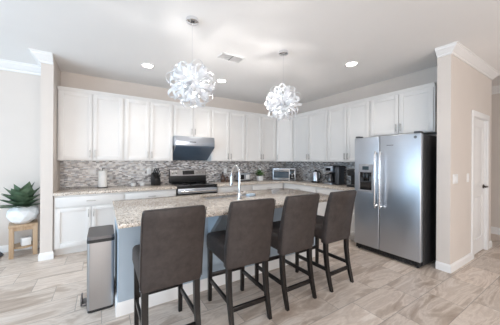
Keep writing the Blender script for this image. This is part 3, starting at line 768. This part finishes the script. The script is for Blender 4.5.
# ------------------------------------------------------------------ wall plates
def plate(lab, loc, rz, w_, h_, n, kind_='outlet'):
    t = thing('wall_' + kind_, lab, kind_, loc, rz)
    MB().box(-w_ / 2, w_ / 2, -.006, 0, -h_ / 2, h_ / 2, bev=.002).build('plate', WHITEPL, t)
    for k in range(n):
        x = (k - (n - 1) / 2) * .046
        if kind_ == 'outlet':
            for z in (-.02, .02): MB().box(x - .014, x + .014, -.009, -.005, z - .014, z + .014, bev=.003).build('socket', CERAMIC, t)
        else: MB().box(x - .016, x + .016, -.010, -.005, -.033, .033, bev=.002).build('rocker', CERAMIC, t)
plate('white outlet plate on backsplash left of the paper towels', (-4.31, -.012, 1.15), 0, .11, .115, 2)
plate('white outlet plate on backsplash behind the knife block', (-3.42, -.012, 1.14), 0, .075, .115, 1)
plate('white outlet plate on backsplash right of the range', (-1.82, -.012, 1.12), 0, .075, .115, 1)
plate('white outlet plate on backsplash behind the potted herb', (-.87, -.012, 1.12), 0, .075, .115, 1)
plate('white outlet plate on backsplash between kettle and drip coffee maker', (-.012, -1.27, 1.13), R(-90), .075, .115, 1)
plate('triple white light switch on the pantry wall near its left corner', (-.43, PY0, 1.14), 0, .165, .118, 3, 'switch')
plate('single white light switch beside the pantry door', (0.02, PY0, 1.14), 0, .075, .118, 1, 'switch')

# ------------------------------------------------------------------ things on the worktops
t = thing('paper_towel_holder', 'white paper towel roll standing on a black holder, left end of worktop', 'paper towels', (-4.16, -.17, CT))
MB().lathe([(.075, 0), (.075, .008), (.07, .012), (.005, .012)], n=32).build('base', BLACK, t)
MB().lathe([(.022, .013), (.065, .013), (.066, .02), (.066, .275), (.064, .282), (.022, .282)], n=36).build('paper_roll', PAPER, t)
MB().cyl((0, 0, .01), (0, 0, .31), .006).ball((0, 0, .315), .011).build('rod', BLACK, t)
for lab, x in (('small white ceramic dish on worktop, left of the pair', -3.70), ('small white ceramic dish on worktop, next to the knife block', -3.555)):
    o = MB().lathe([(.030, 0), (.036, .004), (.044, .05), (.046, .056), (.042, .056), (.036, .012), (.004, .010)], n=28).build('dish', CERAMIC, loc=(x, -.16, CT)); tag(o, lab, 'dish', 'white dishes by the knife block')
def knife_block():
    t = thing('knife_block', 'black knife block full of black-handled knives left of the range', 'knife block', (-3.33, -.17, CT), R(15))
    MB().prism([(-.09, 0), (.075, 0), (.085, .19), (.02, .235), (-.09, .10)], 0, -.055, .055, bev=.004).build('block', BLACK, t)
    d = Vector((0, -.60, .80)).normalized()
    for i in range(3):
        for j in range(3):
            p = Vector((-.034 + i * .034, -.055 + j * .036, .13 + j * .042)); e = p + d * (.10 + .012 * j)
            MB().cyl(p, e, .0085, .0105, n=10).ball(e, .0105, 6).build('knife', BLACK, t)
knife_block()
t = thing('oil_bottle', 'brown glass bottle with dark cap right of the range', 'bottle', (-1.955, -.17, CT))
MB().lathe([(.045, 0), (.05, .008), (.05, .09), (.043, .12), (.018, .155), (.016, .19)], n=24).build('bottle', BROWNGL, t)
MB().cyl((0, 0, .185), (0, 0, .215), .018).build('cap', BLACK, t)
o = MB().lathe([(.035, 0), (.038, .006), (.036, .09), (.028, .11), (.01, .125)], n=24).build('pepper_grinder', BROWNGL, loc=(-1.86, -.19, CT)); tag(o, 'short brown glass jar beside the brown bottle', 'jar')
def toaster():
    t = thing('toaster', 'two-slice stainless toaster on worktop behind the faucet', 'toaster', (-1.46, -.2, CT))
    MB().box(-.145, .145, -.085, .085, .012, .185, bev=.022, seg=4).build('body', STEEL, t)
    MB().box(-.15, .15, -.088, .088, 0, .022, bev=.005).build('base', BLACK, t)
    for y in (-.03, .03): MB().box(-.11, .11, y - .012, y + .012, .18, .188).build('slot', BLACK, t)
    MB().box(.146, .17, -.02, .02, .11, .13, bev=.004).build('lever', BLACK, t)
    for x in (-.07, .07): MB().box(x - .045, x + .045, -.089, -.083, .05, .15, bev=.003).build('panel', BLACK if x < 0 else WHITEPL, t)
toaster()
def herb():
    t = thing('potted_herb', 'small bushy green herb in a white square pot on worktop', 'plant', (-1.0, -.2, CT))
    MB().prism([(-.055, 0), (.055, 0), (.068, .105), (-.068, .105)], 1, -.055, .055, bev=.004).build('pot', CERAMIC, t)
    MB().box(-.055, .055, -.05, .05, .104, .108).build('soil', SOIL, t)
    rnd = random.Random(5); bm = bmesh.new()
    for i in range(330):
        a = rnd.uniform(0, 2 * PI); el = rnd.uniform(.15, 1.5); r = rnd.uniform(.04, .13)
        c = Vector((math.cos(a) * math.cos(el) * r * 1.0, math.sin(a) * math.cos(el) * r, .105 + math.sin(el) * r * 1.05))
        d = Vector((math.cos(a) * math.cos(el), math.sin(a) * math.cos(el), math.sin(el) * .8 + rnd.uniform(-.3, .3))).normalized()
        s_ = d.cross(Vector((rnd.uniform(-1, 1), rnd.uniform(-1, 1), 1))).normalized(); l = rnd.uniform(.018, .032); w_ = l * .32; n_ = d.cross(s_)
        v = [bm.verts.new(c), bm.verts.new(c + d * l * .5 + s_ * w_ + n_ * .002), bm.verts.new(c + d * l), bm.verts.new(c + d * l * .5 - s_ * w_ + n_ * .002)]
        bm.faces.new(v)
    m = MB(); m.bm.free(); m.bm = bm; f = m.build('foliage', HERB, t); 
    st = MB()
    for i in range(16):
        a = i * 2.4; r = .02 + .003 * i
        st.tube([(0.3 * r * math.cos(a), .3 * r * math.sin(a), .105), (r * math.cos(a), r * math.sin(a), .20)], .0018, 5)
    st.build('stems', HERB, t)
herb()
def toaster_oven():
    # faces the room diagonally
    t = thing('countertop_oven', 'silver countertop toaster oven with dark glass door standing across the corner', 'toaster oven', (-.50, -.50, CT), R(-45))
    w2 = .262
    MB().box(-w2, w2, -.12, .20, .015, .292, bev=.008).build('body', STEEL, t)
    d = MB().box(-w2 + .01, w2 - .135, -.132, -.118, .03, .272, bev=.003).build('door', STEELV, t)
    MB().box(-w2 + .025, w2 - .145, -.1335, -.131, .07, .245).build('door_glass', plain('oven_door_glass', (.07, .10, .13), .06, coat=.3), d)
    MB().tube([(-w2 + .03, -.158, .225), (w2 - .15, -.158, .225)], .007).cyl((-w2 + .04, -.158, .225), (-w2 + .04, -.13, .225), .005).cyl((w2 - .16, -.158, .225), (w2 - .16, -.13, .225), .005).build('handle', CHROME, d)
    cp = MB().box(w2 - .128, w2 - .012, -.128, -.118, .03, .272, bev=.003).build('control_panel', BLACKGL, t)
    MB().box(w2 - .11, w2 - .03, -.131, -.127, .19, .225).build('display', SCREEN, cp)
    for z in (.145, .085): MB().cyl((w2 - .07, -.128, z), (w2 - .07, -.148, z), .019, .017).build('knob', NICKEL, cp)
    for x in (-w2 + .04, w2 - .04):
        for y in (-.09, .17): MB().cyl((x, y, 0), (x, y, .018), .014, n=12).build('foot', BLACK, t)
toaster_oven()
def kettle():
    t = thing('electric_kettle', 'stainless electric kettle with black handle on the right worktop', 'kettle', (-.22, -1.22, CT), R(-90))
    MB().lathe([(.075, 0), (.078, .006), (.078, .02), (.07, .024)], n=32).build('base', BLACK, t)
    MB().lathe([(.072, .024), (.076, .03), (.073, .10), (.060, .175), (.055, .19)], n=32).build('body', STEEL, t)
    MB().lathe([(.055, .19), (.05, .202), (.02, .212), (.012, .226), (.004, .23)], n=28).build('lid', BLACK, t)
    MB().prism([(.05, .15), (.085, .185), (.05, .188)], 1, -.014, .014).build('spout', CHROME, t) if False else MB().cyl((-.045, 0, .155), (-.085, 0, .188), .020, .010).build('spout', CHROME, t)
    MB().tube([(.05, 0, .185), (.09, 0, .195), (.115, 0, .16), (.11, 0, .09), (.075, 0, .05)], .011, 10).build('handle', BLACK, t)
kettle()
bpy.data.objects['electric_kettle'].scale = (1.22, 1.22, 1.22)
def coffee():
    t = thing('coffee_maker', 'black and stainless drip coffee maker with glass carafe on the right worktop', 'coffee maker', (-.23, -1.655, CT), R(-90))
    MB().box(-.10, .10, -.13, .13, 0, .035, bev=.006).build('base', STEEL, t)
    MB().box(-.10, .10, .02, .13, .035, .26, bev=.006).build('tower', BLACK, t)
    h = MB().box(-.10, .10, -.12, .13, .245, .365, bev=.008).build('brew_head', STEEL, t)
    MB().box(-.06, .06, -.122, -.118, .27, .33).build('display', BLACKGL, h)
    MB().box(-.10, .10, -.12, .13, .365, .378, bev=.004).build('lid', BLACK, t)
    c = MB().lathe([(.055, .040), (.066, .05), (.07, .11), (.052, .17), (.05, .19)], (0, -.055, 0), 28).build('carafe', plain('smoked_carafe', (.05, .05, .055), .05, coat=.6), t)
    MB().lathe([(.052, .19), (.052, .21), (.02, .218)], (0, -.055, 0), 24).build('carafe_lid', BLACK, c)
    MB().tube([(-.02, -.105, .195), (-.03, -.15, .19), (-.03, -.155, .12), (-.01, -.115, .075)], .008).build('carafe_handle', BLACK, c)
coffee()
t = thing('water_canister', 'dark grey upright canister with lid directly beside the drip coffee maker', 'canister', (-.20, -1.815, CT), R(-90))
MB().box(-.048, .048, -.09, .09, 0, .345, bev=.012, seg=3).build('body', GREYMET, t)
MB().box(-.05, .05, -.093, .093, .345, .37, bev=.008).build('lid', BLACK, t)
def pod():
    t = thing('pod_coffee_machine', 'black single-serve coffee machine on worktop next to the refrigerator', 'coffee maker', (-.25, -2.21, CT), R(-90))
    MB().box(-.11, .11, -.02, .14, 0, .30, bev=.02, seg=3).build('body', BLACK, t)
    MB().box(-.10, .10, -.15, .0, 0, .035, bev=.008).build('drip_tray', BLACK, t)
    h = MB().box(-.105, .105, -.14, .08, .20, .325, bev=.028, seg=4).build('brew_head', BLACK, t)
    MB().tube([(-.09, -.11, .29), (-.085, -.165, .31), (.085, -.165, .31), (.09, -.11, .29)], .008).build('handle', GREYMET, h)
    MB().box(-.08, .08, -.13, -.02, .035, .04).build('grate', GREYMET, t)
pod()

# ------------------------------------------------------------------ left corner: stool table, plant, speaker cube, wire frame
TX, TY = -5.115, -.215
def plant_stand():
    t = thing('plant_stand', 'square light oak side table carrying the potted agave, left of the stub wall', 'side table', (TX, TY, 0), R(12))
    a = .150
    MB().box(-a, a, -a, a, .415, .445, bev=.004).build('tabletop', OAK, t)
    MB().box(-a + .02, a - .02, -a + .02, -a + .04, .365, .416).box(-a + .02, a - .02, a - .04, a - .02, .365, .416).box(-a + .02, -a + .04, -a + .02, a - .02, .365, .416).box(a - .04, a - .02, -a + .02, a - .02, .365, .416).build('apron', OAK, t)
    for sx in (-1, 1):
        for sy in (-1, 1): MB().box(sx * (a - .03) - .025, sx * (a - .03) + .025, sy * (a - .03) - .025, sy * (a - .03) + .025, 0, .416, bev=.003).build('leg', OAK, t)
    MB().lathe([(.135, .115), (.14, .12), (.14, .132), (.136, .137)], n=36).build('shelf', OAK, t)
plant_stand()
o = MB().box(-.05, .05, -.05, .05, 0, .11, bev=.006).build('white_box', WHITEPL, loc=(TX + .035, TY - .045, .1375)); o.rotation_euler = (0, 0, R(20)); tag(o, 'small white cube box on the lower shelf of the oak side table', 'box')
def agave():
    t = thing('potted_agave', 'green agave rosette in a faceted white bowl planter on the oak table', 'plant', (TX - .005, TY, .445))
    bm = bmesh.new(); rnd = random.Random(11)
    prof = [(.08, 0), (.145, .045), (.18, .12), (.168, .19), (.118, .24)]
    rings = []
    for k, (r, z) in enumerate(prof):
        n = 10; o = (k % 2) * PI / n
        rings.append([bm.verts.new((r * math.cos(2 * PI * i / n + o) * rnd.uniform(.96, 1.03), r * math.sin(2 * PI * i / n + o) * rnd.uniform(.96, 1.03), z + (rnd.uniform(-.012, .012) if 0 < k < 4 else 0))) for i in range(n)])
    for k in range(4):
        a, b = rings[k], rings[k + 1]; n = 10
        for i in range(n):
            j = (i + 1) % n
            if k % 2 == 0: bm.faces.new((a[i], a[j], b[i])); bm.faces.new((a[j], b[j], b[i]))
            else: bm.faces.new((a[i], a[j], b[j])); bm.faces.new((a[i], b[j], b[i]))
    bm.faces.new(list(reversed(rings[0])))
    inner = [bm.verts.new((v.co.x * .92, v.co.y * .92, v.co.z)) for v in rings[-1]]; low = [bm.verts.new((v.co.x, v.co.y, v.co.z - .03)) for v in inner]
    for i in range(10):
        j = (i + 1) % 10; bm.faces.new((rings[-1][i], rings[-1][j], inner[j], inner[i])); bm.faces.new((inner[i], inner[j], low[j], low[i]))
    bm.faces.new(low)
    m = MB(); m.bm.free(); m.bm = bm; m.build('planter', CERAMIC, t, smooth=1)
    MB().lathe([(.098, .208), (.098, .22), (.002, .223)], n=16).build('soil', SOIL, t)
    protos = []
    rows = [(9, 2, .29, .066), (9, 20, .27, .07), (9, 40, .28, .11), (7, 58, .31, .13), (5, 75, .33, .12)]
    for ri, (n, el, L, wd) in enumerate(rows):
        for i in range(n):
            az = 2 * PI * (i + .5 * (ri % 2)) / n + rnd.uniform(-.1, .1) + .3
            e = R(el + rnd.uniform(-4, 4)); l = L * rnd.uniform(.92, 1.06)
            if math.sin(az) > .3: l *= .62      # kept short where the walls are beside it
            elif math.cos(az) > .15 and el < 50: l *= .74
            b = bmesh.new(); rg = []
            for k in range(9):
                u = k / 8; w_ = wd * (.55 + 1.35 * u * (1 - u) * 1.5) * (1 - u ** 3) * .8 + .0008; th = .012 * (1 - u) + .001
                cup = w_ * .35; s_ = l * u; lift = (.10 * u * u) * l * (1 if el < 40 else -.35)
                rg.append([b.verts.new((s_, w_, lift + cup)), b.verts.new((s_, 0, lift + th * .4)), b.verts.new((s_, -w_, lift + cup)), b.verts.new((s_, 0, lift - th))])
            for p, q in zip(rg[:-1], rg[1:]):
                for m_ in range(4): b.faces.new((p[m_], p[(m_ + 1) % 4], q[(m_ + 1) % 4], q[m_]))
            b.faces.new(list(reversed(rg[0]))); b.faces.new(rg[-1])
            mm = MB(); mm._add(b, Matrix.Rotation(az, 4, 'Z') @ Matrix.Translation((.02, 0, .235 + .012 * ri)) @ Matrix.Rotation(-e, 4, 'Y'))
            mm.build('leaf', LEAF, t, smooth=60)
agave()
t = thing('wire_frame_table', 'dark metal bar frame of a low table, only its corner showing at the left edge', 'table', (-5.62, -.42, 0))
a, b_, c_ = (.275, .28, .013), (.24, -.13, .013), (-.20, .10, .013)
for p, q in ((a, b_), (b_, c_), (c_, a)): MB().tube([p, q], .013, 8).build('floor_bar', GREYMET, t)
top = [(.12, .15, .42), (-.02, -.2, .42), (-.2, .2, .42)]
for p, q in zip((a, b_, c_), ((-.13, .34, .42), (-.20, -.1, .42), (-.28, .1, .42))): MB().tube([p, q], .011, 8).build('leg', GREYMET, t)
MB().cyl((-.2, .05, .42), (-.2, .05, .438), .2, n=40).build('tabletop', GREYMET, t)
